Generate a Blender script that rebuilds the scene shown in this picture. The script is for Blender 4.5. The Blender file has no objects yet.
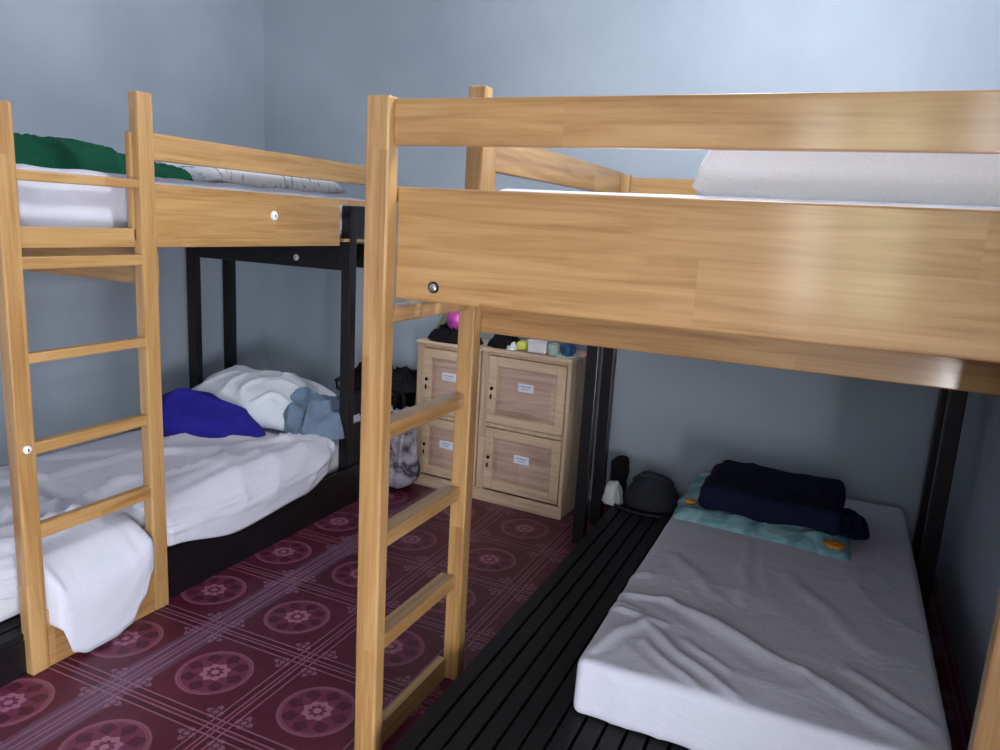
import bpy, bmesh, math, random
from mathutils import Vector, Matrix, noise

random.seed(7)
C = bpy.context.scene.collection
SC = bpy.context.scene

# ------------------------------------------------------------------ camera, world, light, exposure
cam_d = bpy.data.cameras.new('camera')
cam = bpy.data.objects.new('camera', cam_d)
C.objects.link(cam)
cam_d.sensor_width = 36.0
cam_d.lens = 758.65 * 36.0 / 1000.0
cam_d.clip_start = 0.02
R_ = Vector((0.90821419, 0.41481151, 0.05548332))
U_ = Vector((-0.13192511, 0.15795271, 0.97859425))
W_ = Vector((-0.39716842, 0.89609282, -0.19817895))
cam.matrix_world = Matrix(((R_.x, U_.x, -W_.x, 0.0), (R_.y, U_.y, -W_.y, 0.0),
                           (R_.z, U_.z, -W_.z, 1.5), (0, 0, 0, 1)))
SC.camera = cam

SC.view_settings.view_transform = 'Standard'
SC.view_settings.look = 'None'
SC.view_settings.gamma = 1.0
SC.view_settings.use_curve_mapping = False
SC.view_settings.exposure = -0.06

wd = bpy.data.worlds.new('world')
SC.world = wd
wd.use_nodes = True
wn = wd.node_tree
wn.nodes.clear()
wo = wn.nodes.new('ShaderNodeOutputWorld')
wb = wn.nodes.new('ShaderNodeBackground')
wt = wn.nodes.new('ShaderNodeTexCoord')
wx = wn.nodes.new('ShaderNodeSeparateXYZ')
wr = wn.nodes.new('ShaderNodeValToRGB')
wn.links.new(wt.outputs['Generated'], wx.inputs[0])
wn.links.new(wx.outputs['Z'], wr.inputs[0])
wn.links.new(wr.outputs[0], wb.inputs[0])
wn.links.new(wb.outputs[0], wo.inputs[0])
wb.inputs[1].default_value = 1.8
e = wr.color_ramp.elements
e[0].position = 0.0; e[0].color = (0.30, 0.34, 0.17, 1)      # garden below and around the horizon
e[1].position = 0.30; e[1].color = (0.86, 0.95, 1.0, 1)      # bright overcast sky
m1 = wr.color_ramp.elements.new(0.12); m1.color = (0.46, 0.50, 0.33, 1)


def area(name, loc, rot, sx, sy, power, col):
    d = bpy.data.lights.new(name, 'AREA')
    d.shape = 'RECTANGLE'; d.size = sx; d.size_y = sy
    d.energy = power; d.color = col
    o = bpy.data.objects.new(name, d); C.objects.link(o)
    o.location = loc; o.rotation_euler = rot
    return o


PI = math.pi
# unseen openings: door and side window placed for brightness, front window from board reflections
area('added_door_light', (0.59, -0.30, 0.46), (PI / 2, 0, PI / 2), 0.80, 0.8, 112, (0.92, 0.93, 1.0))
area('unseen_window_light', (-0.31, -3.27, 1.70), (PI / 2, 0, 0), 0.32, 1.6, 14, (0.96, 0.98, 1.0))
area('unseen_window_light', (0.22, -3.27, 1.70), (PI / 2, 0, 0), 0.46, 1.6, 14, (0.88, 1.0, 0.72))
area('unseen_window_light', (0.59, -1.6, 2.05), (PI / 2, 0, PI / 2), 1.2, 0.6, 42, (0.86, 0.93, 1.0))

# unseen overhead light, added to brighten the upper walls and upper bunks
pd = bpy.data.lights.new('added_ceiling_light', 'POINT')
pd.energy = 84; pd.color = (0.96, 0.985, 1.0); pd.shadow_soft_size = 0.12
po = bpy.data.objects.new('added_ceiling_light', pd); C.objects.link(po)
po.location = (-0.35, 2.25, 2.74)


# ------------------------------------------------------------------ helpers
def lin(r, g, b):
    f = lambda c: (c / 255 / 12.92) if c / 255 <= 0.04045 else ((c / 255 + 0.055) / 1.055) ** 2.4
    return (f(r), f(g), f(b), 1.0)


def nmat(name):
    m = bpy.data.materials.new(name)
    m.use_nodes = True
    nt = m.node_tree
    b = nt.nodes['Principled BSDF']
    return m, nt, b


class V:
    """tiny node-math wrapper"""
    def __init__(s, nt, sock): s.nt, s.s = nt, sock

    def _op(s, op, o=None, o2=None):
        n = s.nt.nodes.new('ShaderNodeMath'); n.operation = op
        s.nt.links.new(s.s, n.inputs[0])
        for i, x in ((1, o), (2, o2)):
            if x is None: continue
            if isinstance(x, V): s.nt.links.new(x.s, n.inputs[i])
            else: n.inputs[i].default_value = x
        return V(s.nt, n.outputs[0])

    def __add__(s, o): return s._op('ADD', o)
    def __sub__(s, o): return s._op('SUBTRACT', o)
    def __mul__(s, o): return s._op('MULTIPLY', o)
    def __truediv__(s, o): return s._op('DIVIDE', o)
    def abs(s): return s._op('ABSOLUTE')
    def fract(s): return s._op('FRACT')
    def sqrt(s): return s._op('SQRT')
    def cos(s): return s._op('COSINE')
    def lt(s, o): return s._op('LESS_THAN', o)
    def gt(s, o): return s._op('GREATER_THAN', o)
    def max(s, o): return s._op('MAXIMUM', o)
    def min(s, o): return s._op('MINIMUM', o)
    def atan2(s, o): return s._op('ARCTAN2', o)


def mix(nt, fac, a, b):
    n = nt.nodes.new('ShaderNodeMix'); n.data_type = 'RGBA'
    for i, x in ((0, fac), (6, a), (7, b)):
        if isinstance(x, V): nt.links.new(x.s, n.inputs[i])
        elif hasattr(x, 'is_linked'): nt.links.new(x, n.inputs[i])
        else: n.inputs[i].default_value = x
    return n.outputs[2]


def obj_xyz(nt):
    tc = nt.nodes.new('ShaderNodeTexCoord')
    sx = nt.nodes.new('ShaderNodeSeparateXYZ')
    nt.links.new(tc.outputs['Object'], sx.inputs[0])
    return tc.outputs['Object'], [V(nt, sx.outputs[i]) for i in range(3)]


def comb(nt, x, y, z):
    n = nt.nodes.new('ShaderNodeCombineXYZ')
    for i, v in enumerate((x, y, z)):
        if isinstance(v, V): nt.links.new(v.s, n.inputs[i])
        else: n.inputs[i].default_value = v
    return n.outputs[0]


def noise_tex(nt, vec, scale, detail=3, rough=0.55, dist=0.0):
    n = nt.nodes.new('ShaderNodeTexNoise')
    nt.links.new(vec, n.inputs['Vector'])
    n.inputs['Scale'].default_value = scale
    n.inputs['Detail'].default_value = detail
    n.inputs['Roughness'].default_value = rough
    n.inputs['Distortion'].default_value = dist
    return n


def ramp(nt, sock, stops):
    r = nt.nodes.new('ShaderNodeValToRGB')
    nt.links.new(sock, r.inputs[0])
    el = r.color_ramp.elements
    while len(el) < len(stops): el.new(0.5)
    for k, (p, c) in enumerate(stops):
        el[k].position = p; el[k].color = c
    return r.outputs[0]


def bump(nt, b, sock, strength, dist=0.01):
    n = nt.nodes.new('ShaderNodeBump')
    n.inputs['Strength'].default_value = strength
    n.inputs['Distance'].default_value = dist
    nt.links.new(sock, n.inputs['Height'])
    nt.links.new(n.outputs[0], b.inputs['Normal'])


def wood(name, axis, c_dark, c_mid, c_light, rough=0.42, strip=0.10, length=1.3, spec=0.35, coat=0.7, contrast=0.28):
    """finger-jointed varnished timber, the grain running along one axis"""
    m, nt, b = nmat(name)
    _, xyz = obj_xyz(nt)
    g = xyz[axis]
    o1, o2 = [xyz[i] for i in range(3) if i != axis]
    across = o1 + o2 * 0.73
    # blocks: row id, offset column id
    row = (across / strip)._op('FLOOR')
    colm = (g / length + (row * 0.618).fract())._op('FLOOR')
    wnz = nt.nodes.new('ShaderNodeTexWhiteNoise'); wnz.noise_dimensions = '2D'
    nt.links.new(comb(nt, row * 1.3, colm * 2.1, 0.0), wnz.inputs['Vector'])
    blk = V(nt, wnz.outputs['Value'])
    vec = comb(nt, g * 1.6 + blk * 7.0, o1 * 22.0, o2 * 22.0)
    n1 = noise_tex(nt, vec, 1.0, 4, 0.6, 0.9)
    vec2 = comb(nt, g * 3.0, o1 * 120.0, o2 * 120.0)
    n2 = noise_tex(nt, vec2, 1.0, 2, 0.5, 0.3)
    val = V(nt, n1.outputs['Fac']) * 0.75 + V(nt, n2.outputs['Fac']) * 0.25
    val = val + (blk - 0.5) * (0.22 * contrast * 2)
    col = ramp(nt, val.s, [(0.30, c_dark), (0.50, c_mid), (0.68, c_light)])
    nt.links.new(col, b.inputs['Base Color'])
    b.inputs['Roughness'].default_value = rough
    b.inputs['Specular IOR Level'].default_value = spec
    b.inputs['Coat Weight'].default_value = coat
    b.inputs['Coat Roughness'].default_value = 0.13
    bump(nt, b, n1.outputs['Fac'], 0.06, 0.004)
    return m


WD = (lin(136, 97, 54), lin(168, 129, 80), lin(184, 147, 98))
WOOD = [wood('varnished_timber_%s' % 'xyz'[i], i, *WD) for i in range(3)]
LW = (lin(172, 142, 116), lin(206, 178, 150), lin(218, 192, 166))
LOCK = [wood('raw_pine_%s' % 'xyz'[i], i, *LW, rough=0.6, strip=0.2, length=1.5, coat=0.0, spec=0.3, contrast=0.2) for i in range(3)]
LPANEL = wood('pine_panel', 0, lin(150, 120, 106), lin(188, 158, 142), lin(202, 174, 156), rough=0.6, strip=0.2, length=1.5, coat=0.0, spec=0.3, contrast=0.2)


def plain(name, col, rough=0.6, spec=0.5, metal=0.0, nscale=20.0, var=0.12, bmp=0.0):
    m, nt, b = nmat(name)
    co, _ = obj_xyz(nt)
    n = noise_tex(nt, co, nscale, 4)
    lo = tuple(c * (1 - var) for c in col[:3]) + (1,)
    hi = tuple(min(1, c * (1 + var)) for c in col[:3]) + (1,)
    nt.links.new(ramp(nt, n.outputs['Fac'], [(0.35, lo), (0.65, hi)]), b.inputs['Base Color'])
    b.inputs['Roughness'].default_value = rough
    b.inputs['Specular IOR Level'].default_value = spec
    b.inputs['Metallic'].default_value = metal
    if bmp: bump(nt, b, n.outputs['Fac'], bmp, 0.01)
    return m


def fabric(name, col, rough=0.9, wscale=6.0, var=0.08, bmp=0.25):
    m, nt, b = nmat(name)
    co, _ = obj_xyz(nt)
    n = noise_tex(nt, co, wscale, 5, 0.6, 0.6)
    w = noise_tex(nt, co, 260.0, 2)
    lo = tuple(c * (1 - var) for c in col[:3]) + (1,)
    nt.links.new(ramp(nt, w.outputs['Fac'], [(0.3, lo), (0.7, col)]), b.inputs['Base Color'])
    b.inputs['Roughness'].default_value = rough
    b.inputs['Specular IOR Level'].default_value = 0.2
    bump(nt, b, n.outputs['Fac'], bmp, 0.03)
    return m


BLACK = plain('black_gloss_paint', lin(19, 17, 21), 0.32, 0.5, 0, 30, 0.2)
SLAT = plain('black_painted_slats', lin(14, 15, 18), 0.55, 0.3, 0, 12, 0.3, 0.05)
SHEET = fabric('white_cotton', lin(204, 204, 218))
SHEETG = fabric('off_white_cotton', lin(214, 214, 220))
PILLOW = fabric('white_pillowcase', lin(222, 227, 238))
GREEN = fabric('green_fleece', lin(20, 84, 62), 0.95, 14, 0.3, 0.6)
ROYAL = fabric('royal_blue_cloth', lin(38, 34, 142), 0.85, 12, 0.2, 0.4)
DENIM = fabric('pale_denim', lin(116, 136, 160), 0.9, 16, 0.25, 0.6)
NAVY = fabric('navy_fleece', lin(20, 23, 52), 0.95, 30, 0.3, 0.4)
DARKC = fabric('black_cloth', lin(24, 22, 27), 0.85, 25, 0.3, 0.6)
GREYC = fabric('charcoal_nylon', lin(56, 57, 66), 0.7, 16, 0.2, 0.4)
PLASTIC = plain('white_plastic', lin(228, 228, 232), 0.35, 0.5, 0, 10, 0.04)
STEEL = plain('steel', lin(170, 172, 178), 0.3, 0.5, 0.9, 30, 0.1)
HOLE = plain('dark_recess', lin(28, 22, 20), 0.8, 0.2, 0, 30, 0.1)
PAPER = plain('label_paper', lin(222, 226, 240), 0.7, 0.3, 0, 40, 0.03)
INK = plain('grey_ink', lin(164, 168, 184), 0.8, 0.2, 0, 40, 0.05)
MAGENTA = plain('magenta_foil', lin(196, 78, 170), 0.35, 0.6, 0.2, 30, 0.3, 0.3)
YELLOW = plain('yellow_green_wrap', lin(206, 210, 92), 0.4, 0.5, 0, 30, 0.2, 0.2)
AQUA = plain('pale_aqua_plastic', lin(190, 218, 210), 0.4, 0.5, 0, 20, 0.06)
BLUEP = plain('blue_wrap', lin(38, 78, 122), 0.35, 0.6, 0, 30, 0.3, 0.2)
ORANGE = plain('orange_print', lin(206, 128, 44), 0.9, 0.2, 0, 30, 0.2)
OLIVE = fabric('olive_cloth', lin(150, 156, 116), 0.9, 20, 0.2, 0.5)


def wall_mat():
    m, nt, b = nmat('blue_grey_wall_paint')
    co, _ = obj_xyz(nt)
    n = noise_tex(nt, co, 1.6, 5, 0.6)
    n2 = noise_tex(nt, co, 90.0, 3)
    nt.links.new(ramp(nt, n.outputs['Fac'], [(0.3, lin(157, 168, 181)), (0.7, lin(169, 180, 192))]), b.inputs['Base Color'])
    b.inputs['Roughness'].default_value = 0.55
    b.inputs['Specular IOR Level'].default_value = 0.3
    bump(nt, b, n2.outputs['Fac'], 0.08, 0.004)
    return m


def floor_mat():
    m, nt, b = nmat('maroon_medallion_vinyl')
    co, (x, y, z) = obj_xyz(nt)
    P = 0.4125
    u = ((x + 1.71) / P + 0.5 + 40).fract() - 0.5
    v = ((y - 1.69) / P + 0.5 + 40).fract() - 0.5
    r = (u * u + v * v).sqrt()
    th = v.atan2(u)
    c8 = (th * 8.0).cos()
    base = lin(84, 24, 46)
    disk = lin(102, 42, 66)
    line = lin(148, 98, 116)
    dark = lin(58, 15, 32)
    col = mix(nt, noise_tex(nt, co, 30, 3).outputs['Fac'], lin(74, 20, 40), base)
    # medallion
    col = mix(nt, r.lt(0.285), col, disk)
    petal = (r - 0.195).abs().lt((c8 * 0.035 + 0.030))
    col = mix(nt, petal * 0.7, col, dark)
    ring = (r - 0.285).abs().lt(0.011).max((r - 0.262).abs().lt(0.004))
    col = mix(nt, ring * 0.5, col, line)
    inner = (r - 0.085).abs().lt(c8 * 0.010 + 0.022)
    col = mix(nt, inner * 0.6, col, lin(164, 116, 136))
    col = mix(nt, r.lt(0.03), col, lin(150, 100, 120))
    # corner flowers
    a = u.abs() * -1.0 + 0.5
    c = v.abs() * -1.0 + 0.5
    da, dc = a - 0.135, c - 0.135
    d = (da * da + dc * dc).sqrt()
    t2 = (dc.atan2(da) * 4.0).cos()
    fl = d.lt(t2 * 0.020 + 0.058)
    col = mix(nt, fl * 0.6, col, lin(142, 96, 118))
    fl2 = (d - 0.03).abs().lt(0.008)
    col = mix(nt, fl2 * 0.8, col, dark)
    # double border lines
    mn = a.min(c)
    band = mn.lt(0.080) * mn.gt(0.025)
    col = mix(nt, band * 0.55, col, dark)
    ln = None
    for q in (a, c):
        for k, w_ in ((0.020, 0.007), (0.082, 0.007)):
            s_ = (q - k).abs().lt(w_)
            ln = s_ if ln is None else ln.max(s_)
    col = mix(nt, ln * 0.65, col, line)
    # floor sheen painted as a paler band where two vinyl strips meet
    seam_sheen = ((x + 1.915).abs() * -1.0 + 0.062) * 22.0
    seam_sheen = seam_sheen.max(0.0).min(0.24)
    ns = noise_tex(nt, co, 9, 4)
    seam_sheen = seam_sheen * (V(nt, ns.outputs['Fac']) + 0.25)
    col = mix(nt, seam_sheen, col, lin(150, 128, 160))
    nt.links.new(col, b.inputs['Base Color'])
    nr = noise_tex(nt, co, 5, 4)
    rr = V(nt, nr.outputs['Fac']) * 0.2 + 0.36
    nt.links.new(rr.s, b.inputs['Roughness'])
    b.inputs['Specular IOR Level'].default_value = 0.4
    return m


# ------------------------------------------------------------------ geometry helpers
ORIGIN = {}


def root(name, label, cat, loc, rz=0.0, group=None):
    o = bpy.data.objects.new(name, None)
    o.empty_display_size = 0.1
    C.objects.link(o)
    o.location = loc; o.rotation_euler = (0, 0, rz)
    o['label'] = label; o['category'] = cat
    if group: o['group'] = group
    ORIGIN[o.name] = Vector(loc) if rz == 0 else Vector((0, 0, 0))
    return o


def tag(o, label, cat, group=None):
    o['label'] = label; o['category'] = cat
    if group: o['group'] = group
    return o


def link(name, bm, mat, parent=None, smooth=False, label=None, origin=None):
    off = Vector((0, 0, 0))
    p = parent
    if parent is not None:
        while p.parent is not None: p = p.parent
        off = ORIGIN.get(p.name, off)
    elif origin is not None:
        off = Vector(origin)
    if off.length: bmesh.ops.translate(bm, verts=bm.verts, vec=-off)
    bmesh.ops.recalc_face_normals(bm, faces=bm.faces)
    me = bpy.data.meshes.new(name)
    bm.to_mesh(me); bm.free()
    for mm in (mat if isinstance(mat, (list, tuple)) else [mat]): me.materials.append(mm)
    if smooth:
        for f in me.polygons: f.use_smooth = True
    o = bpy.data.objects.new(name, me)
    C.objects.link(o)
    if parent is not None: o.parent = parent
    elif origin is not None: o.location = off
    if label: o['label'] = label
    return o


def struct(name, bm, mat):
    o = link(name, bm, mat)
    o['kind'] = 'structure'
    return o


def box(x0, x1, y0, y1, z0, z1, bev=0.0, bm=None, seg=2):
    t = bmesh.new()
    if x0 > x1: x0, x1 = x1, x0
    vs = [t.verts.new((x, y, z)) for x in (x0, x1) for y in (y0, y1) for z in (z0, z1)]
    for q in ((0, 1, 3, 2), (4, 6, 7, 5), (0, 4, 5, 1), (2, 3, 7, 6), (0, 2, 6, 4), (1, 5, 7, 3)):
        t.faces.new([vs[i] for i in q])
    bmesh.ops.recalc_face_normals(t, faces=t.faces)
    if bev > 0:
        bmesh.ops.bevel(t, geom=list(t.edges), offset=bev, segments=seg, profile=0.5, affect='EDGES')
    return merge(bm, t)


def merge(bm, t):
    if bm is None: return t
    me = bpy.data.meshes.new('tmp')
    t.to_mesh(me); t.free()
    bm.from_mesh(me)
    bpy.data.meshes.remove(me)
    return bm


def lathe(profile, center, seg=24, axis='z', bm=None):
    t = bmesh.new()
    rings = []
    for (r, h) in profile:
        ring = []
        for k in range(seg):
            a = 2 * PI * k / seg
            p = (r * math.cos(a), r * math.sin(a), h)
            if axis == 'y': p = (p[0], p[2], p[1])
            if axis == 'x': p = (p[2], p[0], p[1])
            ring.append(t.verts.new(Vector(p) + Vector(center)))
        rings.append(ring)
    for A, B in zip(rings, rings[1:]):
        for k in range(seg):
            t.faces.new((A[k], A[(k + 1) % seg], B[(k + 1) % seg], B[k]))
    for ring in (rings[0], rings[-1]):
        try: t.faces.new(ring)
        except ValueError: pass
    bmesh.ops.recalc_face_normals(t, faces=t.faces)
    return merge(bm, t)


def tube(pts, r, seg=10, bm=None):
    t = bmesh.new()
    pts = [Vector(p) for p in pts]
    rings = []
    for i, p in enumerate(pts):
        d = (pts[min(i + 1, len(pts) - 1)] - pts[max(i - 1, 0)]).normalized()
        s = d.cross(Vector((0, 0, 1)))
        if s.length < 1e-3: s = d.cross(Vector((1, 0, 0)))
        s.normalize(); w = d.cross(s).normalized()
        rings.append([t.verts.new(p + s * (r * math.cos(2 * PI * k / seg)) + w * (r * math.sin(2 * PI * k / seg))) for k in range(seg)])
    for A, B in zip(rings, rings[1:]):
        for k in range(seg):
            t.faces.new((A[k], A[(k + 1) % seg], B[(k + 1) % seg], B[k]))
    t.faces.new(rings[0]); t.faces.new(rings[-1])
    bmesh.ops.recalc_face_normals(t, faces=t.faces)
    return merge(bm, t)


def nz(p, s=1.0, seed=0.0):
    return noise.noise(Vector((p[0] * s + seed, p[1] * s - seed * 1.7, p[2] * s + seed * 0.3)))


def ridge(p, s, seed=0.0, k=2.0):
    return (1.0 - min(1.0, abs(nz(p, s, seed)) * 2.0)) ** k


def round_box(x0, x1, y0, y1, z0, z1, r, nx, ny, nzv, fn=None):
    """soft box with rounded edges; fn(p, normal) returns a displacement along the normal"""
    t = bmesh.new()
    ctr = Vector(((x0 + x1) / 2, (y0 + y1) / 2, (z0 + z1) / 2))
    h = Vector(((x1 - x0) / 2, (y1 - y0) / 2, (z1 - z0) / 2))
    inn = Vector((max(h.x - r, 1e-4), max(h.y - r, 1e-4), max(h.z - r, 1e-4)))

    def knots(a, n):
        q = [-a, -a + 0.15 * r, -a + 0.4 * r, -a + 0.7 * r]
        m_ = [(-a + r) + (2 * (a - r)) * i / n for i in range(n + 1)]
        return q + m_ + [-v for v in reversed(q)]
    kx, ky, kz = knots(h.x, nx), knots(h.y, ny), knots(h.z, nzv)
    cache = {}

    def vert(p):
        key = (round(p[0], 5), round(p[1], 5), round(p[2], 5))
        if key in cache: return cache[key]
        v = Vector(p)
        c = Vector((max(-inn.x, min(inn.x, v.x)), max(-inn.y, min(inn.y, v.y)), max(-inn.z, min(inn.z, v.z))))
        d = v - c
        n_ = d.normalized() if d.length > 1e-7 else Vector((0, 0, 1))
        q = ctr + c + n_ * r
        if fn: q = q + n_ * fn(q, n_)
        cache[key] = t.verts.new(q)
        return cache[key]

    def face(ks, kt, mk):
        for i in range(len(ks) - 1):
            for j in range(len(kt) - 1):
                vs = [vert(mk(ks[i], kt[j])), vert(mk(ks[i + 1], kt[j])), vert(mk(ks[i + 1], kt[j + 1])), vert(mk(ks[i], kt[j + 1]))]
                if len(set(vs)) == 4: t.faces.new(vs)
    for sgn in (-1, 1):
        face(kx, ky, lambda a, b_: (a, b_, sgn * h.z))
        face(kx, kz, lambda a, b_: (a, sgn * h.y, b_))
        face(ky, kz, lambda a, b_: (sgn * h.x, a, b_))
    bmesh.ops.recalc_face_normals(t, faces=t.faces)
    return t


def pillow(center, lx, ly, h, rz=0.0, tilt=0.0, seed=0.0, n=44, wr=0.012, pinch=0.07, pe=2.6, pr=0.55, sag=0.0):
    t = bmesh.new()
    M = Matrix.Translation(Vector(center)) @ Matrix.Rotation(rz, 4, 'Z') @ Matrix.Rotation(tilt, 4, 'X')
    grids = []
    for sgn in (1, -1):
        g = []
        for i in range(n + 1):
            row = []
            for j in range(n + 1):
                u, v = -1 + 2 * i / n, -1 + 2 * j / n
                # pinched outline between the corners
                px = u * lx / 2 * (1 - pinch * (1 - v * v) * abs(u) ** 3)
                py = v * ly / 2 * (1 - pinch * (1 - u * u) * abs(v) ** 3)
                th = max(0.0, (1 - abs(u) ** pe) * (1 - abs(v) ** pe)) ** pr
                edge = max(abs(u), abs(v))
                z = h / 2 * th
                if sgn < 0: z *= 0.75
                w = (ridge((px, py, seed), 7.0, seed, 3) - 0.3) * wr * (0.4 + th) + nz((px, py, 0), 3.0, seed) * wr
                w *= min(1.0, (1 - edge) * 6)
                sg = -sag * edge ** 3
                key_edge = (i in (0, n) or j in (0, n))
                if key_edge and sgn < 0:
                    row.append(grids[0][i][j]); continue
                row.append(t.verts.new(M @ Vector((px, py, sgn * (z + w) + sg * (1 if sgn > 0 else 0.85)))))
            g.append(row)
        grids.append(g)
    for g in grids:
        for i in range(n):
            for j in range(n):
                t.faces.new((g[i][j], g[i + 1][j], g[i + 1][j + 1], g[i][j + 1]))
    bmesh.ops.recalc_face_normals(t, faces=t.faces)
    return t


def heap(cx, cy, z0, ax, ay, h, rz=0.0, seed=0.0, amp=0.25, fs=6.0, power=2.0, nr=22, na=64, hfun=None, outline=0.12):
    """crumpled cloth lying on a surface: closed, flat underneath"""
    t = bmesh.new()
    ca, sa = math.cos(rz), math.sin(rz)
    rings = []
    for i in range(1, nr + 1):
        rr = i / nr
        ring = []
        for k in range(na):
            a = 2 * PI * k / na
            o_ = 1 + outline * noise.noise(Vector((math.cos(a) * 1.7 + seed, math.sin(a) * 1.7, seed * 2.1)))
            lx, ly = rr * o_ * math.cos(a) * ax, rr * o_ * math.sin(a) * ay
            x, y = cx + ca * lx - sa * ly, cy + sa * lx + ca * ly
            e_ = max(0.0, 1 - rr ** power) ** 0.6
            hh = h * (hfun(lx / ax, ly / ay) if hfun else 1.0)
            w = (ridge((x, y, 0), fs, seed, 2) - 0.45) * amp + nz((x, y, 0), fs * 0.45, seed + 3) * amp * 0.9
            z = z0 + hh * max(0.03, e_ * (1 + w)) if rr < 1 else z0 + 0.004
            ring.append(t.verts.new((x, y, z)))
        rings.append(ring)
    top = t.verts.new((cx, cy, z0 + h * (hfun(0, 0) if hfun else 1.0)))
    for k in range(na): t.faces.new((top, rings[0][k], rings[0][(k + 1) % na]))
    for A, B in zip(rings, rings[1:]):
        for k in range(na):
            t.faces.new((A[k], B[k], B[(k + 1) % na], A[(k + 1) % na]))
    base = [t.verts.new((v.co.x, v.co.y, z0)) for v in rings[-1]]
    for k in range(na): t.faces.new((rings[-1][k], base[k], base[(k + 1) % na], rings[-1][(k + 1) % na]))
    t.faces.new(base)
    bmesh.ops.recalc_face_normals(t, faces=t.faces)
    return t


# ------------------------------------------------------------------ the room
WALL = wall_mat()
XL, XR, YB, YF, ZC = -3.44, 0.56, 3.90, -3.20, 2.90
struct('floor', box(XL - 0.1, XR + 0.1, YF - 0.1, YB + 0.1, -0.1, 0.0), floor_mat())
struct('ceiling', box(XL - 0.1, XR + 0.1, YF - 0.1, YB + 0.1, ZC, ZC + 0.1), plain('ceiling_white', lin(226, 228, 230), 0.9, 0.2, 0, 5, 0.03))
struct('wall_back', box(XL - 0.1, XR + 0.1, YB, YB + 0.1, 0, ZC), WALL)
struct('wall_left', box(XL - 0.1, XL, YF, YB, 0, ZC), WALL)


WHITEP = plain('white_window_paint', lin(222, 222, 218), 0.5, 0.4, 0, 10, 0.04)


def casing(name, axis, w0, w1, h, bars):
    bm = bmesh.new()
    f = 0.045
    a, b_, c_, d_ = h
    c0 = c_ + (f if c_ > 0.05 else 0)
    rects = [(a, a + f, c_, d_), (b_ - f, b_, c_, d_), (a + f, b_ - f, d_ - f, d_)]
    if c_ > 0.05: rects.append((a + f, b_ - f, c_, c_ + f))
    for q in bars: rects.append((q - 0.02, q + 0.02, c0, d_ - f))
    for r_ in rects:
        if axis == 0: box(r_[0], r_[1], w0, w1, r_[2], r_[3], 0.004, bm)
        else: box(w0, w1, r_[0], r_[1], r_[2], r_[3], 0.004, bm)
    return struct(name, bm, WHITEP)


HD, HF, HW = (-0.75, 0.15, 0.0, 2.06), (-0.50, 0.46, 0.80, 2.62), (-2.25, -0.95, 1.35, 2.40)


def holed_wall(name, axis, lo, hi, w0, w1, holes):
    """wall running along x (axis 0) or y (axis 1), w0..w1 thick, holes = (a, b, z0, z1) sorted along it"""
    bm = bmesh.new()
    rects, c = [], lo
    for a, b_, z0, z1 in holes:
        rects += [(c, a, 0, ZC), (a, b_, 0, z0), (a, b_, z1, ZC)]
        c = b_
    rects.append((c, hi, 0, ZC))
    for a, b_, z0, z1 in rects:
        if z1 - z0 < 0.01: continue
        if axis == 0: box(a, b_, w0, w1, z0, z1, 0, bm)
        else: box(w0, w1, a, b_, z0, z1, 0, bm)
    return struct(name, bm, WALL)


holed_wall('wall_front', 0, XL - 0.1, XR + 0.1, YF - 0.1, YF, [HF])
holed_wall('wall_right', 1, YF, YB, XR, XR + 0.1, [HW, HD])
casing('added_door', 1, XR + 0.005, XR + 0.05, HD, [])  # unseen doorway, added to carry the low light onto the mattress end
casing('window_1', 0, YF - 0.05, YF - 0.005, HF, [-0.08])
casing('unseen_side_window', 1, XR + 0.005, XR + 0.05, HW, [-1.6])  # unseen side window, placed for the light it gives


# ------------------------------------------------------------------ bunk beds
def bolt(name, pos, axis, sgn, parent, r=0.017, dark_ring=False, label=None):
    prof = [(r, 0.0), (r, 0.005 * sgn), (r * 0.8, 0.009 * sgn), (r * 0.25, 0.010 * sgn)]
    o = link(name, lathe(prof, pos, 20, axis), STEEL if dark_ring else PLASTIC, parent, True, label)
    q = Vector(pos)
    off = {'x': Vector((1, 0, 0)), 'y': Vector((0, 1, 0))}[axis] * (0.0095 * sgn)
    if dark_ring:
        link('bolt_ring', lathe([(r * 1.0, 0.004 * sgn), (r * 1.25, 0.004 * sgn), (r * 1.25, 0.0), (r * 1.0, 0.0)], pos, 20, axis), HOLE, o)
    else:
        bm = box(-0.005, 0.005, -0.005, 0.005, -0.005, 0.005, 0.001)
        s_ = Vector((1, 1, 1))
        bmesh.ops.scale(bm, verts=bm.verts, vec=Vector((0.3, 0.45, 1.0)) if axis == 'x' else Vector((0.45, 0.3, 1.0)))
        bmesh.ops.translate(bm, verts=bm.verts, vec=q + off)
        link('bolt_slot', bm, HOLE, o)
    return o


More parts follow.
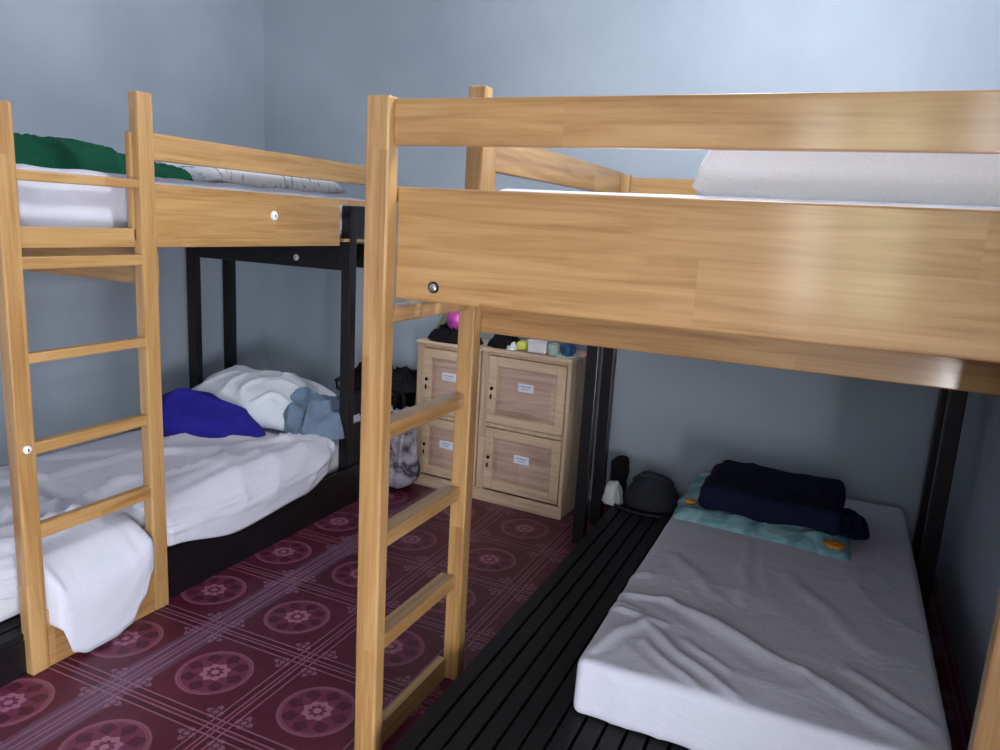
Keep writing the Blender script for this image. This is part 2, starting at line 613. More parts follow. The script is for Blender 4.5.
def bunk(label, X0, s, Yn, W, cfg):
    """X0: outer ladder plane, s: +1 when the bed lies towards +X, Yn: near end"""
    def bx(a, b_, y0, y1, z0, z1, bev=0.004, bm=None):
        return box(X0 + s * a, X0 + s * b_, y0, y1, z0, z1, bev, bm)
    T = cfg['post_t']
    y1a, y1b, y2a, y2b = cfg['lad']
    rt = root('bunk_bed', label, 'bunk bed', (X0 + s * W / 2, Yn + 1.0, 0))
    # ladder
    link('ladder_post', bx(0, T, y1a, y1b, 0, cfg['top_near'], 0.006), WOOD[2], rt)
    fa, fb = cfg.get('far_x', (0, T))
    link('ladder_post', bx(fa, fb, y2a, y2b, 0, cfg['top_far'], 0.006), WOOD[2], rt)
    for (zt, zh) in cfg['rungs']:
        link('rung', bx(0.004, T - 0.008, y1b - 0.002, y2a + 0.002, zt - zh, zt, 0.005), WOOD[1], rt)
    link('foot_board', bx(0.006, T - 0.03, y1b - 0.002, y2a + 0.002, 0, cfg['foot'], 0.003), WOOD[1], rt)
    if cfg.get('open_rail'):
        a, b_ = cfg['open_rail']
        link('side_rail', bx(0.03, 0.055, y1b - 0.002, y2a + 0.002, a, b_, 0.003), WOOD[1], rt)
    # room-side board and guard
    yend = cfg['yend']
    link('guard_rail', bx(0.004, 0.03, y2b - 0.001, yend, cfg['g0'], cfg['g1'], 0.004), WOOD[1], rt)
    link('guard_stub', bx(0.03, 0.055, y2b + cfg['stub'], y2b + cfg['stub'] + 0.07, cfg['b0'] + 0.02, cfg['g1'] - 0.004, 0.004), WOOD[2], rt)
    link('side_board', bx(0.004, 0.034, y2b - 0.001, cfg['side_end'], cfg['b0'], cfg['b1'], 0.004), WOOD[1], rt)
    if cfg['side_end'] < yend - 0.01:
        link('side_strip', bx(0.004, 0.034, cfg['side_end'] + 0.001, yend, cfg['b1'] - 0.025, cfg['b1'], 0.003), WOOD[1], rt)
    # near end: corner post, guard, board
    link('corner_post', bx(W - cfg['cp'], W, y1a, y1b, 0, cfg['top_near'], 0.006), WOOD[2], rt)
    link('guard_rail', bx(T - 0.001, W - cfg['cp'] + 0.001, Yn + 0.02, Yn + 0.044, cfg['eg0'], cfg['eg1'], 0.004), WOOD[0], rt)
    eb = link('end_board', bx(T - 0.002, W - cfg['cp'] + 0.002, y1b, y1b + 0.03, cfg['eb0'], cfg['eb1'], 0.005), WOOD[0], rt)
    # far end and wall side of the upper frame
    link('end_board', bx(0.036, W - 0.03, yend - 0.03, yend, cfg['b0'], cfg['b1'], 0.004), WOOD[0], rt)
    if cfg.get('far_guard'):
        link('guard_rail', bx(0.036, W - 0.06, yend - 0.028, yend - 0.002, cfg['far_guard'][0], cfg['far_guard'][1], 0.004), WOOD[0], rt)
        link('guard_stub', bx(0.03, 0.075, yend - 0.075, yend - 0.029, cfg['b1'] - 0.05, cfg['far_guard'][1] + 0.01, 0.004), WOOD[2], rt)
    link('side_board', bx(W - 0.034, W - 0.006, y1b, yend, cfg['b0'], cfg['b1'], 0.004), WOOD[1], rt)
    link('support_beam', bx(0.036, W - 0.036, y2b + 0.002, y2b + 0.037, cfg['beam0'], cfg['b0'] + 0.012, 0.004), WOOD[0], rt)
    # slats that carry the upper mattress
    bm = bmesh.new()
    yy = y1b + 0.06
    while yy < yend - 0.12:
        bx(0.06, W - 0.04, yy, yy + 0.075, cfg['b0'] + 0.014, cfg['b0'] + 0.030, 0.002, bm)
        yy += 0.105
    link('upper_slats', bm, WOOD[0], rt)
    # black lower frame
    P1, P2 = Yn + 1.74, Yn + 2.01
    tb, db, ztop = 0.06, 0.05, cfg['b1'] - 0.026
    ia, ib = cfg['bp']           # distances of the two post rows from the ladder plane
    for q0 in (ia, ib):
        for yq in (P1, P2):
            link('black_post', bx(q0, q0 + tb, yq, yq + db, 0, cfg['b0'] - 0.002 if q0 == ib else ztop, 0.006), BLACK, rt)
    link('black_side_plate', bx(ia + 0.004, ia + 0.028, P1 + db, P2, cfg['b0'] + 0.03, ztop, 0.003), BLACK, rt)
    link('black_cross_rail', bx(ia + tb, ib, P1 + 0.006, P1 + 0.04, cfg['b0'] - 0.13, cfg['b0'] - 0.002, 0.004), BLACK, rt)
    link('black_cross_rail', bx(ia + tb, ib, P2 + 0.006, P2 + 0.04, cfg['b0'] - 0.13, cfg['b0'] - 0.002, 0.004), BLACK, rt)
    # slatted platform of the lower bed
    za = 0.14
    p0, p1 = cfg['plat']
    ya, yb = cfg['plat_y']
    bm = bmesh.new()
    n = int(round(abs(p1 - p0) / 0.060))
    pw = (p1 - p0) / n
    for k in range(n):
        bx(p0 + k * pw + 0.003, p0 + (k + 1) * pw - 0.006, ya, yb, za - 0.02, za, 0.002, bm)
    link('lower_slats', bm, SLAT, rt)
    bm = bmesh.new()
    bx(p0, p0 + 0.02, ya, yb, 0.0, za - 0.02, 0.002, bm)
    bx(p1 - 0.02, p1, ya, yb, 0.0, za - 0.02, 0.002, bm)
    bx(p0 + 0.02, p1 - 0.02, ya + 0.01, ya + 0.03, 0.0, za - 0.02, 0.002, bm)
    bx(p0 + 0.02, p1 - 0.02, yb - 0.03, yb - 0.01, 0.0, za - 0.02, 0.002, bm)
    link('platform_base', bm, BLACK, rt)
    return rt


right = bunk('varnished bunk bed filling the right foreground, wide end board facing the camera', -1.073, 1, 1.56, 1.587, dict(
    post_t=0.066, lad=(1.56, 1.605, 2.03, 2.08), top_near=1.772, top_far=1.875, cp=0.175, far_x=(0.024, 0.080), stub=0.03,
    rungs=[(1.57, 0.035), (1.275, 0.04), (0.975, 0.042), (0.675, 0.042), (0.375, 0.042)], foot=0.075,
    g0=1.65, g1=1.765, b0=1.305, b1=1.567, side_end=3.68, yend=3.72, far_guard=(1.64, 1.742),
    eg0=1.662, eg1=1.766, eb0=1.299, eb1=1.568, beam0=1.163, bp=(0.036, 1.492), plat=(0.158, 1.46), plat_y=(1.46, 3.80)))
bolt('bolt', (-0.874 * 1.028, 1.605, 1.335), 'y', -1, right, 0.011, True, 'dark ringed steel bolt')

left = bunk('varnished bunk bed along the left wall, white caps on its bolts', -2.180, -1, 1.40, 1.20, dict(
    post_t=0.046, stub=-0.072, lad=(1.395, 1.455, 1.872, 1.934), top_near=1.752, top_far=1.853, cp=0.067,
    rungs=[(1.57, 0.031), (1.322, 0.038), (1.035, 0.032), (0.758, 0.038), (0.493, 0.048)], foot=0.20,
    open_rail=(1.345, 1.408),
    g0=1.637, g1=1.727, b0=1.345, b1=1.560, side_end=2.985, yend=3.47,
    eg0=1.65, eg1=1.75, eb0=1.33, eb1=1.567, beam0=1.21, bp=(0.05, 1.09), plat=(0.03, 1.17), plat_y=(1.29, 3.62)))
bolt('bolt_cap', (-2.184, 2.529, 1.470), 'x', 1, left, 0.020)
bolt('bolt_cap', (-2.57, 3.146, 1.262), 'y', -1, left, 0.016)
bolt('bolt_cap', (-2.180, 1.425, 0.745), 'x', 1, left, 0.013)
# solid black side of the left lower bed
link('black_side_board', box(-2.212, -2.228, 1.95, 3.60, 0.0, 0.20, 0.003), BLACK, left)
link('black_side_plate', box(-2.232, -2.252, 3.191, 3.409, 0.14, 0.42, 0.003), BLACK, left)


# ------------------------------------------------------------------ right bed, lower
CREASES = [((-0.39, 2.336), (0.028, 2.108), 0.022, 0.016), ((0.028, 2.108), (0.30, 1.925), 0.022, 0.012), ((-0.436, 2.149), (-0.122, 1.905), 0.018, 0.012),
           ((-0.51, 1.935), (-0.436, 2.149), 0.020, 0.013), ((-0.585, 2.208), (-0.378, 2.168), 0.016, 0.014), ((-0.58, 2.305), (-0.381, 2.326), 0.016, 0.012),
           ((-0.59, 2.407), (-0.488, 2.495), 0.018, 0.012), ((-0.225, 2.976), (-0.171, 2.45), 0.020, 0.009), ((0.155, 2.191), (0.341, 2.035), 0.020, 0.010),
           ((-0.394, 2.042), (-0.205, 1.872), 0.014, 0.010), ((-0.276, 2.11), (-0.147, 2.008), 0.013, 0.010), ((-0.585, 2.26), (-0.45, 2.22), 0.012, 0.010),
           ((-0.30, 2.28), (0.10, 2.02), 0.03, 0.006), ((-0.05, 2.75), (0.2, 2.35), 0.03, 0.006), ((-0.45, 2.7), (-0.25, 2.45), 0.03, 0.007)]


def wr_lower(p, n):
    d = 0.0
    if n.z > 0.2:
        x, y = p.x, p.y
        q = Vector((x + nz((x, y, 0), 7.0, 1.0) * 0.02, y + nz((x, y, 0), 7.0, 6.0) * 0.02))
        for a_, b_, w_, h_ in CREASES:
            A, B = Vector(a_), Vector(b_)
            f = max(0.0, min(1.0, (q - A).dot(B - A) / (B - A).length_squared))
            dist = (q - (A + (B - A) * f)).length
            d += h_ * math.exp(-(dist / w_) ** 2) * (0.35 + 0.65 * math.sin(PI * min(1, max(0, 0.12 + f * 0.76))))
        d += (ridge((x * 0.6 + y * 0.5, x * 0.3 - y * 0.2, 0), 6.0, 4.7, 3) - 0.3) * 0.004
        d += nz((x, y, 0), 4.0, 2.0) * 0.003
        edge = min(x + 0.545, 0.385 - x, y - 1.865, 3.795 - y)
        d *= max(0.0, min(1.0, 0.3 + edge / 0.06))
    else:
        d += (ridge((p.x * 1.0, p.z * 0.25, p.y), 7.0, 6.1, 3) - 0.3) * 0.004
    return d


t = root('mattress', 'white-sheeted single mattress on the black slats of the right bunk', 'mattress', (-0.08, 2.83, 0.14))
link('mattress_body', round_box(-0.545, 0.388, 1.862, 3.795, 0.142, 0.318, 0.026, 100, 190, 8, wr_lower), SHEET, t, True)


def flat_cloth(pts, z0, h, mat_i=None, n=40, seed=1.0, amp=0.006):
    """thin folded cloth: bilinear quad outline lying on a bed"""
    t_ = bmesh.new()
    A, B, C_, D = [Vector((p[0], p[1], 0)) for p in pts]
    g = []
    for i in range(n + 1):
        row = []
        for j in range(n + 1):
            u, v = i / n, j / n
            p = A * (1 - u) * (1 - v) + B * u * (1 - v) + C_ * u * v + D * (1 - u) * v
            e_ = min(u, v, 1 - u, 1 - v)
            w = nz(p, 9.0, seed) * 0.02
            p = p + Vector((w, nz(p, 9.0, seed + 5) * 0.02, 0))
            z = z0 + h * min(1.0, (e_ * 7)) ** 0.5 + (ridge(p, 8.0, seed, 3) - 0.2) * amp * min(1, e_ * 8)
            row.append(t_.verts.new((p.x, p.y, max(z, z0 + 0.001))))
        g.append(row)
    for i in range(n):
        for j in range(n):
            t_.faces.new((g[i][j], g[i + 1][j], g[i + 1][j + 1], g[i][j + 1]))
    rim = [g[i][0] for i in range(n)] + [g[n][j] for j in range(n)] + [g[i][n] for i in range(n, 0, -1)] + [g[0][j] for j in range(n, 0, -1)]
    t_.faces.new([t_.verts.new((v.co.x, v.co.y, z0)) for v in rim])
    low = list(t_.faces)[-1].verts[:]
    for k in range(len(rim)):
        t_.faces.new((rim[k], rim[(k + 1) % len(rim)], low[(k + 1) % len(rim)], low[k]))
    bmesh.ops.recalc_face_normals(t_, faces=t_.faces)
    return t_


def towel_mat():
    m, nt, b = nmat('turquoise_print_towel')
    co, (x, y, z) = obj_xyz(nt)
    n = noise_tex(nt, co, 9, 4, 0.6, 1.0)
    col = ramp(nt, n.outputs['Fac'], [(0.30, lin(76, 116, 128)), (0.5, lin(116, 158, 168)), (0.68, lin(148, 186, 194))])
    nt.links.new(col, b.inputs['Base Color'])
    b.inputs['Roughness'].default_value = 0.95
    w = noise_tex(nt, co, 220, 2)
    bump(nt, b, w.outputs['Fac'], 0.3, 0.005)
    return m


TOWEL = towel_mat()
tw = root('towel', 'turquoise printed towel under the navy blanket on the right mattress', 'towel', (-0.15, 3.35, 0.320))
link('towel_body', flat_cloth([(-0.535, 3.07), (0.15, 3.00), (0.17, 3.50), (-0.545, 3.68)], 0.320, 0.040, n=50, seed=3.0, amp=0.02), TOWEL, tw, True)
for (ox, oy, orr) in ((0.095, 3.03, 0.034), (-0.485, 3.20, 0.022)):
    bm = bmesh.new()
    for k in range(6):
        a = k * PI / 3
        t_ = lathe([(orr * 0.55, 0.0), (orr * 0.5, 0.008), (0.002, 0.011)], (ox + orr * 0.55 * math.cos(a), oy + orr * 0.55 * math.sin(a), 0.356), 12)
        bm = merge(bm, t_)
    link('orange_flower', bm, ORANGE, tw, True, 'orange printed flower on the towel')
bl = root('blanket', 'folded navy fleece blanket on top of the turquoise towel', 'blanket', (-0.15, 3.3, 0.36))


def wr_navy(p, n):
    return nz(p, 5.0, 9.0) * 0.016 + (ridge(p, 6.0, 2.2, 3) - 0.3) * 0.010


b1_ = round_box(-0.43, 0.11, 3.09, 3.56, 0.368, 0.475, 0.03, 34, 34, 8, wr_navy)
bmesh.ops.rotate(b1_, verts=b1_.verts, cent=(-0.16, 3.3, 0.39), matrix=Matrix.Rotation(math.radians(-2), 3, 'Z'))
link('folded_stack', b1_, NAVY, bl, True)
link('loose_corner', heap(0.14, 3.25, 0.362, 0.075, 0.13, 0.06, 0.3, 4.0, 0.5, 14), NAVY, bl, True)

# ------------------------------------------------------------------ right bed, upper
t = root('mattress', 'white mattress just above the wide end board of the right upper bunk', 'mattress', (-0.13, 2.6, 1.335))
link('mattress_body', round_box(-0.80, 0.44, 1.66, 3.56, 1.337, 1.578, 0.04, 16, 24, 4, lambda p, n: nz(p, 3.0, 8.0) * 0.003), SHEET, t, True)
t = root('pillow', 'large white pillow on the right upper bunk behind the top guard rail', 'pillow', (0.06, 2.0, 1.583))
link('pillow_body', pillow((0.03, 1.95, 1.655), 0.72, 0.48, 0.215, 0.0, math.radians(0), 5.0, 64, 0.036, 0.02, 8.0, 0.42, 0.055), PILLOW, t, True)

# ------------------------------------------------------------------ left bed, lower
t = root('mattress', 'low mattress on the lower left bunk beneath the rumpled white sheet', 'mattress', (-2.79, 2.5, 0.14))
link('mattress_body', round_box(-3.22, -2.30, 1.305, 3.58, 0.142, 0.335, 0.05, 12, 24, 4), SHEETG, t, True)


def interp(tab, y):
    if y <= tab[0][0]: return tab[0][1]
    for (a, va), (b_, vb) in zip(tab, tab[1:]):
        if y <= b_:
            f = (y - a) / (b_ - a)
            f = f * f * (3 - 2 * f)
            return va + (vb - va) * f
    return tab[-1][1]


def sheet_bm():
    t_ = bmesh.new()
    n, m = 210, 56
    ys = [1.22 + (3.52 - 1.22) * i / n for i in range(n + 1)]
    hem = [(1.30, 0.27), (1.42, 0.24), (1.475, 0.14), (1.51, 0.035), (1.56, 0.012), (1.66, 0.012), (1.73, 0.03),
           (1.785, 0.10), (1.835, 0.19), (1.86, 0.235), (1.95, 0.222), (2.32, 0.155), (2.74, 0.18), (3.02, 0.262), (3.10, 0.315), (3.52, 0.32)]
    # how far the hanging part stands out from the wall side
    xo = [(1.30, -2.285), (1.452, -2.275), (1.475, -2.150), (1.50, -2.142), (1.80, -2.142), (1.84, -2.148), (1.872, -2.262), (1.93, -2.262),
          (1.97, -2.20), (2.9, -2.196), (3.06, -2.255), (3.12, -2.305), (3.52, -2.305)]
    g = []
    for y in ys:
        row = []
        zh, xh = interp(hem, y), interp(xo, y)
        for j in range(m + 1):
            v = j / m
            if v < 0.6:
                f = v / 0.6
                x = -3.20 + (-2.33 + 3.20) * f
                z = 0.345 + 0.012 * math.sin(f * 3.1)
                q = (x * 0.55 + y * 0.5, x * 1.3 - y * 0.8, 0)
                w = (ridge((q[0] * 0.8, q[1], 0), 3.2, 1.9, 4) - 0.1) * 0.034 + nz((x, y, 0), 4.0, 3.3) * 0.012
                if y < 1.95: w += (ridge((x * 0.3 + y, x * 0.2, 0), 6.0, 7.0, 4)) * 0.02
                z += max(0, w) * min(1, f * 8)
                # a gathered fold of loose cloth near the edge
                z += 0.030 * math.exp(-((f - 0.93) / 0.1) ** 2) * (0.5 + ridge((0, y, 0), 3.0, 5.5, 2))
            else:
                f = (v - 0.6) / 0.4
                zs = 0.348 + 0.030 * (0.5 + ridge((0, y, 0), 3.0, 5.5, 2)) * math.exp(-(f * 4) ** 2)
                # roll over the edge then fall to the hem
                e_ = 1 - (1 - min(1, f * 1.6)) ** 2
                k_ = interp([(1.42, 0), (1.48, 1), (1.83, 1), (1.875, 0)], y)
                if k_ > 0:
                    e_ = e_ * (1 - k_) + k_ * math.sin(min(1.0, f / 0.55) * PI / 2)
                z = zs + (zh - zs) * ((1 - k_) * f ** 1.5 + k_ * f ** 1.35)
                x = -2.33 + (xh + 2.33) * e_
                sw = math.sin(f * PI)
                x += (0.010 * nz((y * 1.0, f * 2, 0), 6.0, 1.1) + 0.012 * (ridge((y + f * 0.15, f * 0.3, 0), 5.0, 2.4, 3) - 0.3)) * sw * (0.35 if 1.44 < y < 1.87 else 1.0)
            yy = y
            if y < 1.31:                       # the end of the sheet falls over the foot of the mattress
                z = max(z - (1.31 - y) * 2.0, 0.16)
                yy = 1.292 + (y - 1.22) * 0.2
            row.append(t_.verts.new((x, yy, z)))
        g.append(row)
    for i in range(n):
        for j in range(m):
            t_.faces.new((g[i][j], g[i + 1][j], g[i + 1][j + 1], g[i][j + 1]))
    return t_


sh = link('bed_sheet', sheet_bm(), SHEET, None, True, origin=(-2.7, 2.4, 0.34))
md = sh.modifiers.new('thickness', 'SOLIDIFY'); md.thickness = 0.004; md.offset = 1.0
tag(sh, 'rumpled white sheet on the lower left bunk, a corner hanging through the ladder', 'sheet')

t = root('pillow', 'plump white pillow at the head of the lower left bunk', 'pillow', (-2.85, 3.25, 0.37))
link('pillow_body', pillow((-2.92, 3.20, 0.475), 0.78, 0.54, 0.23, math.radians(5), math.radians(8), 2.0, 60, 0.016, 0.05, 3.2, 0.55, 0.05), PILLOW, t, True)


def blue_h(u, v):
    return max(0.1, 0.95 - 0.55 * u * 0.9 + 0.15 * v)


rb = link('cloth', heap(-2.93, 2.85, 0.352, 0.33, 0.20, 0.20, math.radians(12), 3.0, 0.22, 4.0, 2.6, 26, 80, blue_h), ROYAL, None, True, origin=(-2.86, 2.86, 0.352))
tag(rb, 'royal blue cloth bundled in front of the white pillow on the lower left bunk', 'cloth')
dn = link('jeans', heap(-2.46, 3.17, 0.352, 0.20, 0.20, 0.18, 0.2, 8.0, 0.55, 9.0, 2.4, 30, 96), DENIM, None, True, origin=(-2.42, 3.17, 0.352))
tag(dn, 'pale denim garment crumpled beside the pillow on the lower left bunk', 'clothes')

# ------------------------------------------------------------------ left bed, upper
t = root('mattress', 'white mattress on the upper left bunk, its side showing through the ladder', 'mattress', (-2.79, 2.5, 1.375))


def wr_up(p, n):
    return nz(p, 5.0, 4.0) * 0.006 + (ridge((p.x, p.y, p.z * 1.5), 5.0, 3.0, 3) - 0.3) * 0.008


link('mattress_body', round_box(-3.255, -2.292, 1.50, 3.42, 1.378, 1.587, 0.04, 20, 60, 8, wr_up), SHEET, t, True)


def green_h(u, v):
    return max(0.2, 0.88 - 0.18 * u - 0.42 * max(0, u) ** 2)


gb = link('blanket', heap(-2.64, 2.02, 1.586, 0.56, 0.17, 0.112, math.radians(86), 1.0, 0.27, 11.0, 4.0, 34, 120, green_h), GREEN, None, True, origin=(-2.66, 2.0, 1.582))
tag(gb, 'bunched dark green fleece blanket on the upper left bunk', 'blanket')


def print_mat():
    m, nt, b = nmat('grey_leaf_print_pillowcase')
    co, (x, y, z) = obj_xyz(nt)
    n = noise_tex(nt, comb(nt, x * 1.0, y * 3.0, z), 12, 4, 0.6, 1.2)
    nt.links.new(ramp(nt, n.outputs['Fac'], [(0.42, lin(226, 226, 232)), (0.57, lin(222, 222, 230)), (0.64, lin(150, 154, 164))]), b.inputs['Base Color'])
    b.inputs['Roughness'].default_value = 0.9
    return m


t = root('pillow', 'grey-patterned white pillow in the guard rail gap of the upper left bunk', 'pillow', (-2.55, 2.85, 1.58))
link('pillow_body', pillow((-2.57, 2.82, 1.645), 0.44, 0.88, 0.165, 0.0, 0.0, 6.0, 48, 0.008, 0.03, 4.0, 0.5, 0.045), print_mat(), t, True)


# ------------------------------------------------------------------ lockers
def locker(label, xc, yc, w, h, d, rz, doors_z, key_side=-1):
    """local frame: x across, y = 0 at the front face, depth towards +y"""
    rt = root('locker', label, 'locker', (xc, yc, 0), rz)
    bm = bmesh.new()
    box(-w / 2, -w / 2 + 0.02, 0.0, d, 0.0, h - 0.02, 0.002, bm)
    box(w / 2 - 0.02, w / 2, 0.0, d, 0.0, h - 0.02, 0.002, bm)
    box(-w / 2 + 0.02, w / 2 - 0.02, d - 0.015, d, 0.0, h - 0.02, 0.0, bm)
    box(-w / 2 + 0.02, w / 2 - 0.02, 0.02, d - 0.015, 0.06, 0.08, 0.0, bm)
    mz = (doors_z[0][1] + doors_z[1][0]) / 2
    box(-w / 2 + 0.02, w / 2 - 0.02, 0.02, d - 0.015, mz - 0.01, mz + 0.01, 0.0, bm)
    link('carcass', bm, LOCK[2], rt)
    st = 0.045
    bm = bmesh.new()
    box(-w / 2, -w / 2 + st, -0.018, 0.0, 0.0, h - 0.02, 0.003, bm)
    box(w / 2 - st * 0.45, w / 2, -0.018, 0.0, 0.0, h - 0.02, 0.003, bm)
    box(-w / 2 + st, w / 2 - st * 0.45, -0.018, 0.0, doors_z[0][1] + 0.004, doors_z[1][0] - 0.004, 0.003, bm)
    box(-w / 2 + st, w / 2 - st * 0.45, -0.018, 0.0, doors_z[1][1] + 0.004, h - 0.02, 0.003, bm)
    link('face_frame', bm, LOCK[2], rt)
    link('top_board', box(-w / 2 - 0.006, w / 2 + 0.006, -0.028, d, h - 0.02, h, 0.004), LOCK[0], rt)
    link('plinth', box(-w / 2 - 0.008, w / 2 + 0.008, -0.034, -0.018, 0.0, doors_z[0][0] - 0.008, 0.004), LOCK[0], rt)
    for k, (z0, z1) in enumerate(doors_z):
        xa, xb = -w / 2 + st + 0.003, w / 2 - st * 0.45 - 0.003
        fr = 0.05
        bm = bmesh.new()
        box(xa, xa + fr, -0.026, -0.004, z0, z1, 0.003, bm)
        box(xb - fr, xb, -0.026, -0.004, z0, z1, 0.003, bm)
        box(xa + fr, xb - fr, -0.026, -0.004, z1 - fr, z1, 0.003, bm)
        box(xa + fr, xb - fr, -0.026, -0.004, z0, z0 + fr, 0.003, bm)
        dr = link('door', bm, LOCK[0], rt)
        # raised panel with a chamfered field
        bm = bmesh.new()
        pa, pb, pc, pd = xa + fr, xb - fr, z0 + fr, z1 - fr
        o_ = [bm.verts.new((x, -0.010, z)) for x, z in ((pa, pc), (pb, pc), (pb, pd), (pa, pd))]
        i_ = [bm.verts.new((x, -0.019, z)) for x, z in ((pa + 0.03, pc + 0.03), (pb - 0.03, pc + 0.03), (pb - 0.03, pd - 0.03), (pa + 0.03, pd - 0.03))]
        k_ = [bm.verts.new((x, -0.004, z)) for x, z in ((pa, pc), (pb, pc), (pb, pd), (pa, pd))]
        for q in range(4):
            r_ = (q + 1) % 4
            bm.faces.new((o_[q], o_[r_], i_[r_], i_[q])); bm.faces.new((k_[q], k_[r_], o_[r_], o_[q]))
        bm.faces.new(i_); bm.faces.new(k_)
        link('door_panel', bm, LPANEL, dr)
        zc_ = z0 + (z1 - z0) * (0.60 if k == 1 else 0.58)
        xcn = (pa + pb) / 2
        link('card', box(xcn - 0.044, xcn + 0.044, -0.0215, -0.0188, zc_ - 0.022, zc_ + 0.022, 0.0005), PAPER, dr, label='small white paper card')
        bm = bmesh.new()
        box(xcn - 0.03, xcn + 0.03, -0.0222, -0.0214, zc_ + 0.003, zc_ + 0.009, 0, bm)
        box(xcn - 0.022, xcn + 0.018, -0.0222, -0.0214, zc_ - 0.010, zc_ - 0.005, 0, bm)
        link('card_print', bm, INK, dr)
        zk = z0 + (z1 - z0) * 0.52
        link('keyhole', lathe([(0.010, 0.0), (0.010, -0.004), (0.004, -0.005)], (xa + 0.024, -0.0255, zk), 14, 'y'), HOLE, dr, True)
        bm = lathe([(0.009, 0.0), (0.006, -0.001)], (0, 0, 0), 14, 'y')
        bmesh.ops.scale(bm, verts=bm.verts, vec=(0.8, 1, 1.9))
        bmesh.ops.translate(bm, verts=bm.verts, vec=(xa + 0.020, -0.0257, zk - 0.045))
        link('wood_knot', bm, HOLE, dr, True)
    return rt


RZ = math.radians(-4.0)
locker('raw pine two-door locker on the right, nearer the black posts', -1.440, 3.585, 0.515, 0.845, 0.28, RZ, [(0.075, 0.415), (0.445, 0.805)])
locker('raw pine two-door locker on the left, partly behind the bunk ladder', -1.908, 3.618, 0.405, 0.835, 0.26, RZ, [(0.075, 0.405), (0.435, 0.795)])

# things lying on the lockers
zt, zl = 0.846, 0.836
o = link('balloon', lathe([(0.002, 0.0), (0.03, 0.004), (0.055, 0.03), (0.064, 0.065), (0.055, 0.10), (0.03, 0.122), (0.004, 0.128)], (-1.915, 3.70, 0.893), 24), MAGENTA, None, True)
tag(o, 'shiny magenta ball resting on the dark clothes on the left locker', 'ball')
o = link('clothes', heap(-1.925, 3.70, zl + 0.001, 0.175, 0.10, 0.058, -0.05, 2.0, 0.8, 18, 3.0), DARKC, None, True, origin=(-1.92, 3.70, zl))
tag(o, 'black bundle of clothes on top of the left locker', 'clothes')
o = link('cloth', heap(-2.045, 3.80, zl + 0.001, 0.055, 0.06, 0.10, 0.2, 5.0, 0.5, 15, 2.0), OLIVE, None, True, origin=(-2.045, 3.80, zl))
tag(o, 'pale olive cloth at the left end of the left locker top', 'cloth')
o = link('bag', heap(-1.615, 3.68, zt + 0.001, 0.085, 0.09, 0.062, 0.1, 9.0, 0.6, 16, 3.0), DARKC, None, True, origin=(-1.615, 3.68, zt))
tag(o, 'small black bag at the left end of the right locker top', 'bag')
o = link('tissue', heap(-1.535, 3.60, zt + 0.001, 0.03, 0.03, 0.035, 0.1, 4.0, 0.6, 30, 2.0, 12, 32), PLASTIC, None, True, origin=(-1.535, 3.60, zt))
tag(o, 'crumpled white tissue next to the yellow packet on the right locker', 'tissue')
o = link('packet', round_box(-1.515, -1.462, 3.60, 3.66, zt + 0.002, zt + 0.052, 0.015, 8, 8, 8, lambda p, n: nz(p, 30, 2) * 0.006), YELLOW, None, True)
tag(o, 'yellow-green packet on the right locker top', 'packet')
t = root('small_box', 'white box between the packet and the pale cup on the right locker', 'box', (-1.395, 3.65, zt))
link('box_body', box(-1.447, -1.345, 3.595, 3.67, zt + 0.001, zt + 0.056, 0.004), PLASTIC, t)
link('box_lid', box(-1.450, -1.342, 3.592, 3.673, zt + 0.0565, zt + 0.066, 0.003), PLASTIC, t)
o = link('cup', lathe([(0.026, 0.0), (0.031, 0.055), (0.033, 0.058), (0.030, 0.058), (0.024, 0.006)], (-1.305, 3.60, zt + 0.001), 22), AQUA, None, True)
tag(o, 'pale aqua plastic cup beside the white box on the right locker', 'cup')
t = root('wrapped_bundle', 'dark blue round bundle in clear wrap at the right end of the locker', 'bundle', (-1.232, 3.60, zt))
link('blue_roll', round_box(-1.278, -1.195, 3.575, 3.655, zt + 0.004, zt + 0.072, 0.033, 8, 8, 6, lambda p, n: nz(p, 24, 2) * 0.008), BLUEP, t, True)
link('wrap', heap(-1.236, 3.615, zt + 0.001, 0.062, 0.060, 0.012, 0.0, 2.0, 0.5, 20, 4.0), AQUA, t, True)

# ------------------------------------------------------------------ bin and bag beside the lockers
t = root('laundry_bin', 'black bin heaped with dark things behind the foot of the left bunk', 'bin', (-2.40, 3.64, 0))
link('bin_body', lathe([(0.15, 0.0), (0.165, 0.02), (0.205, 0.50), (0.215, 0.505), (0.215, 0.53), (0.195, 0.53), (0.185, 0.50), (0.15, 0.04)], (-2.38, 3.67, 0), 32), BLACK, t, True)
link('bin_handle', tube([(-2.58, 3.60, 0.47), (-2.615, 3.57, 0.50), (-2.62, 3.56, 0.54), (-2.59, 3.58, 0.56)], 0.014), BLACK, t, True)
o = link('clothes', heap(-2.345, 3.665, 0.532, 0.235, 0.19, 0.115, 0.2, 6.0, 0.7, 12, 2.6), DARKC, None, True, origin=(-2.345, 3.665, 0.532))
tag(o, 'black clothes piled on the black bin beside the left locker', 'clothes')


def tote_mat():
    m, nt, b = nmat('grey_mottled_cotton')
    co, _ = obj_xyz(nt)
    n = noise_tex(nt, co, 11, 4, 0.6, 0.5)
    nt.links.new(ramp(nt, n.outputs['Fac'], [(0.40, lin(66, 58, 70)), (0.50, lin(150, 144, 156)), (0.64, lin(186, 182, 192))]), b.inputs['Base Color'])
    b.inputs['Roughness'].default_value = 0.85
    return m


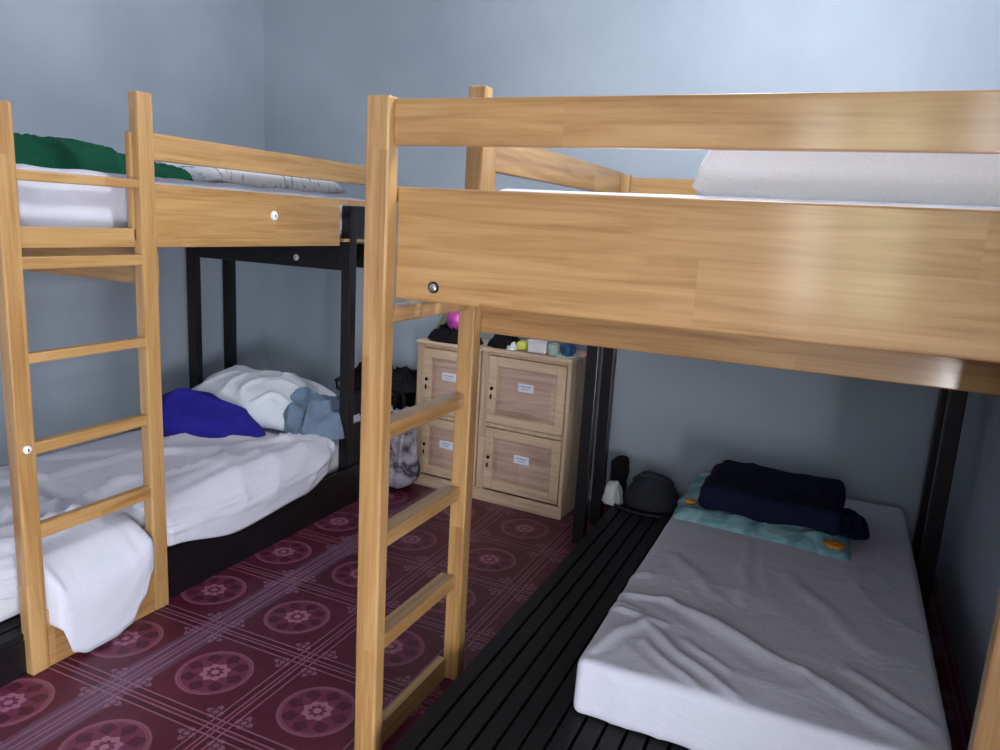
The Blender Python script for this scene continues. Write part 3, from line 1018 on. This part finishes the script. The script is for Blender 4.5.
def tote_fn(p, n):
    return (ridge((p.x * 1.2, p.y, p.z * 0.4), 8.0, 2.5, 2) - 0.4) * 0.035 + nz(p, 7, 1) * 0.015 - 0.05 * max(0, (p.z - 0.25) / 0.3)


t = root('cloth_bag', 'grey and white mottled cloth bag slumped against the left locker', 'bag', (-2.15, 3.50, 0))
link('bag_body', round_box(-2.225, -2.03, 3.40, 3.545, 0.04, 0.50, 0.055, 16, 14, 26, tote_fn), tote_mat(), t, True)
link('strap', tube([(-2.16, 3.47, 0.44), (-2.155, 3.46, 0.53), (-2.135, 3.47, 0.575), (-2.11, 3.48, 0.53), (-2.105, 3.48, 0.44)], 0.011), DARKC, t, True)

# ------------------------------------------------------------------ bags behind the right lower mattress
t = root('backpack', 'charcoal backpack slumped beside the head of the right mattress', 'backpack', (-0.76, 3.68, 0.14))


def pack_h(u, v): return 1.0 - 0.25 * u * u


link('pack_body', heap(-0.745, 3.66, 0.141, 0.145, 0.115, 0.16, 0.0, 2.0, 0.18, 6, 3.0, 22, 64, pack_h, 0.05), GREYC, t, True)
link('handle', tube([(-0.83, 3.60, 0.275), (-0.80, 3.585, 0.305), (-0.74, 3.58, 0.318), (-0.68, 3.585, 0.305), (-0.645, 3.60, 0.27)], 0.010), GREYC, t, True)
o = link('bag', round_box(-0.985, -0.905, 3.70, 3.80, 0.142, 0.33, 0.03, 8, 8, 12, lambda p, n: nz(p, 16, 3) * 0.012), DARKC, None, True)
tag(o, 'small upright black bag on the slats beside the charcoal backpack', 'bag')
o = link('plastic_bag', heap(-0.93, 3.60, 0.141, 0.055, 0.075, 0.085, 0.3, 7.0, 0.8, 22, 2.0), PLASTIC, None, True, origin=(-0.93, 3.6, 0.141))
tag(o, 'crumpled white plastic bag on the black slats in front of the backpack', 'plastic bag')
o = link('cable', tube([(-0.90, 3.53, 0.149), (-0.86, 3.50, 0.149), (-0.80, 3.475, 0.149), (-0.73, 3.47, 0.149), (-0.65, 3.49, 0.149)], 0.006), GREYC, None, True)
tag(o, 'thin grey cable lying on the slats in front of the backpack', 'cable')
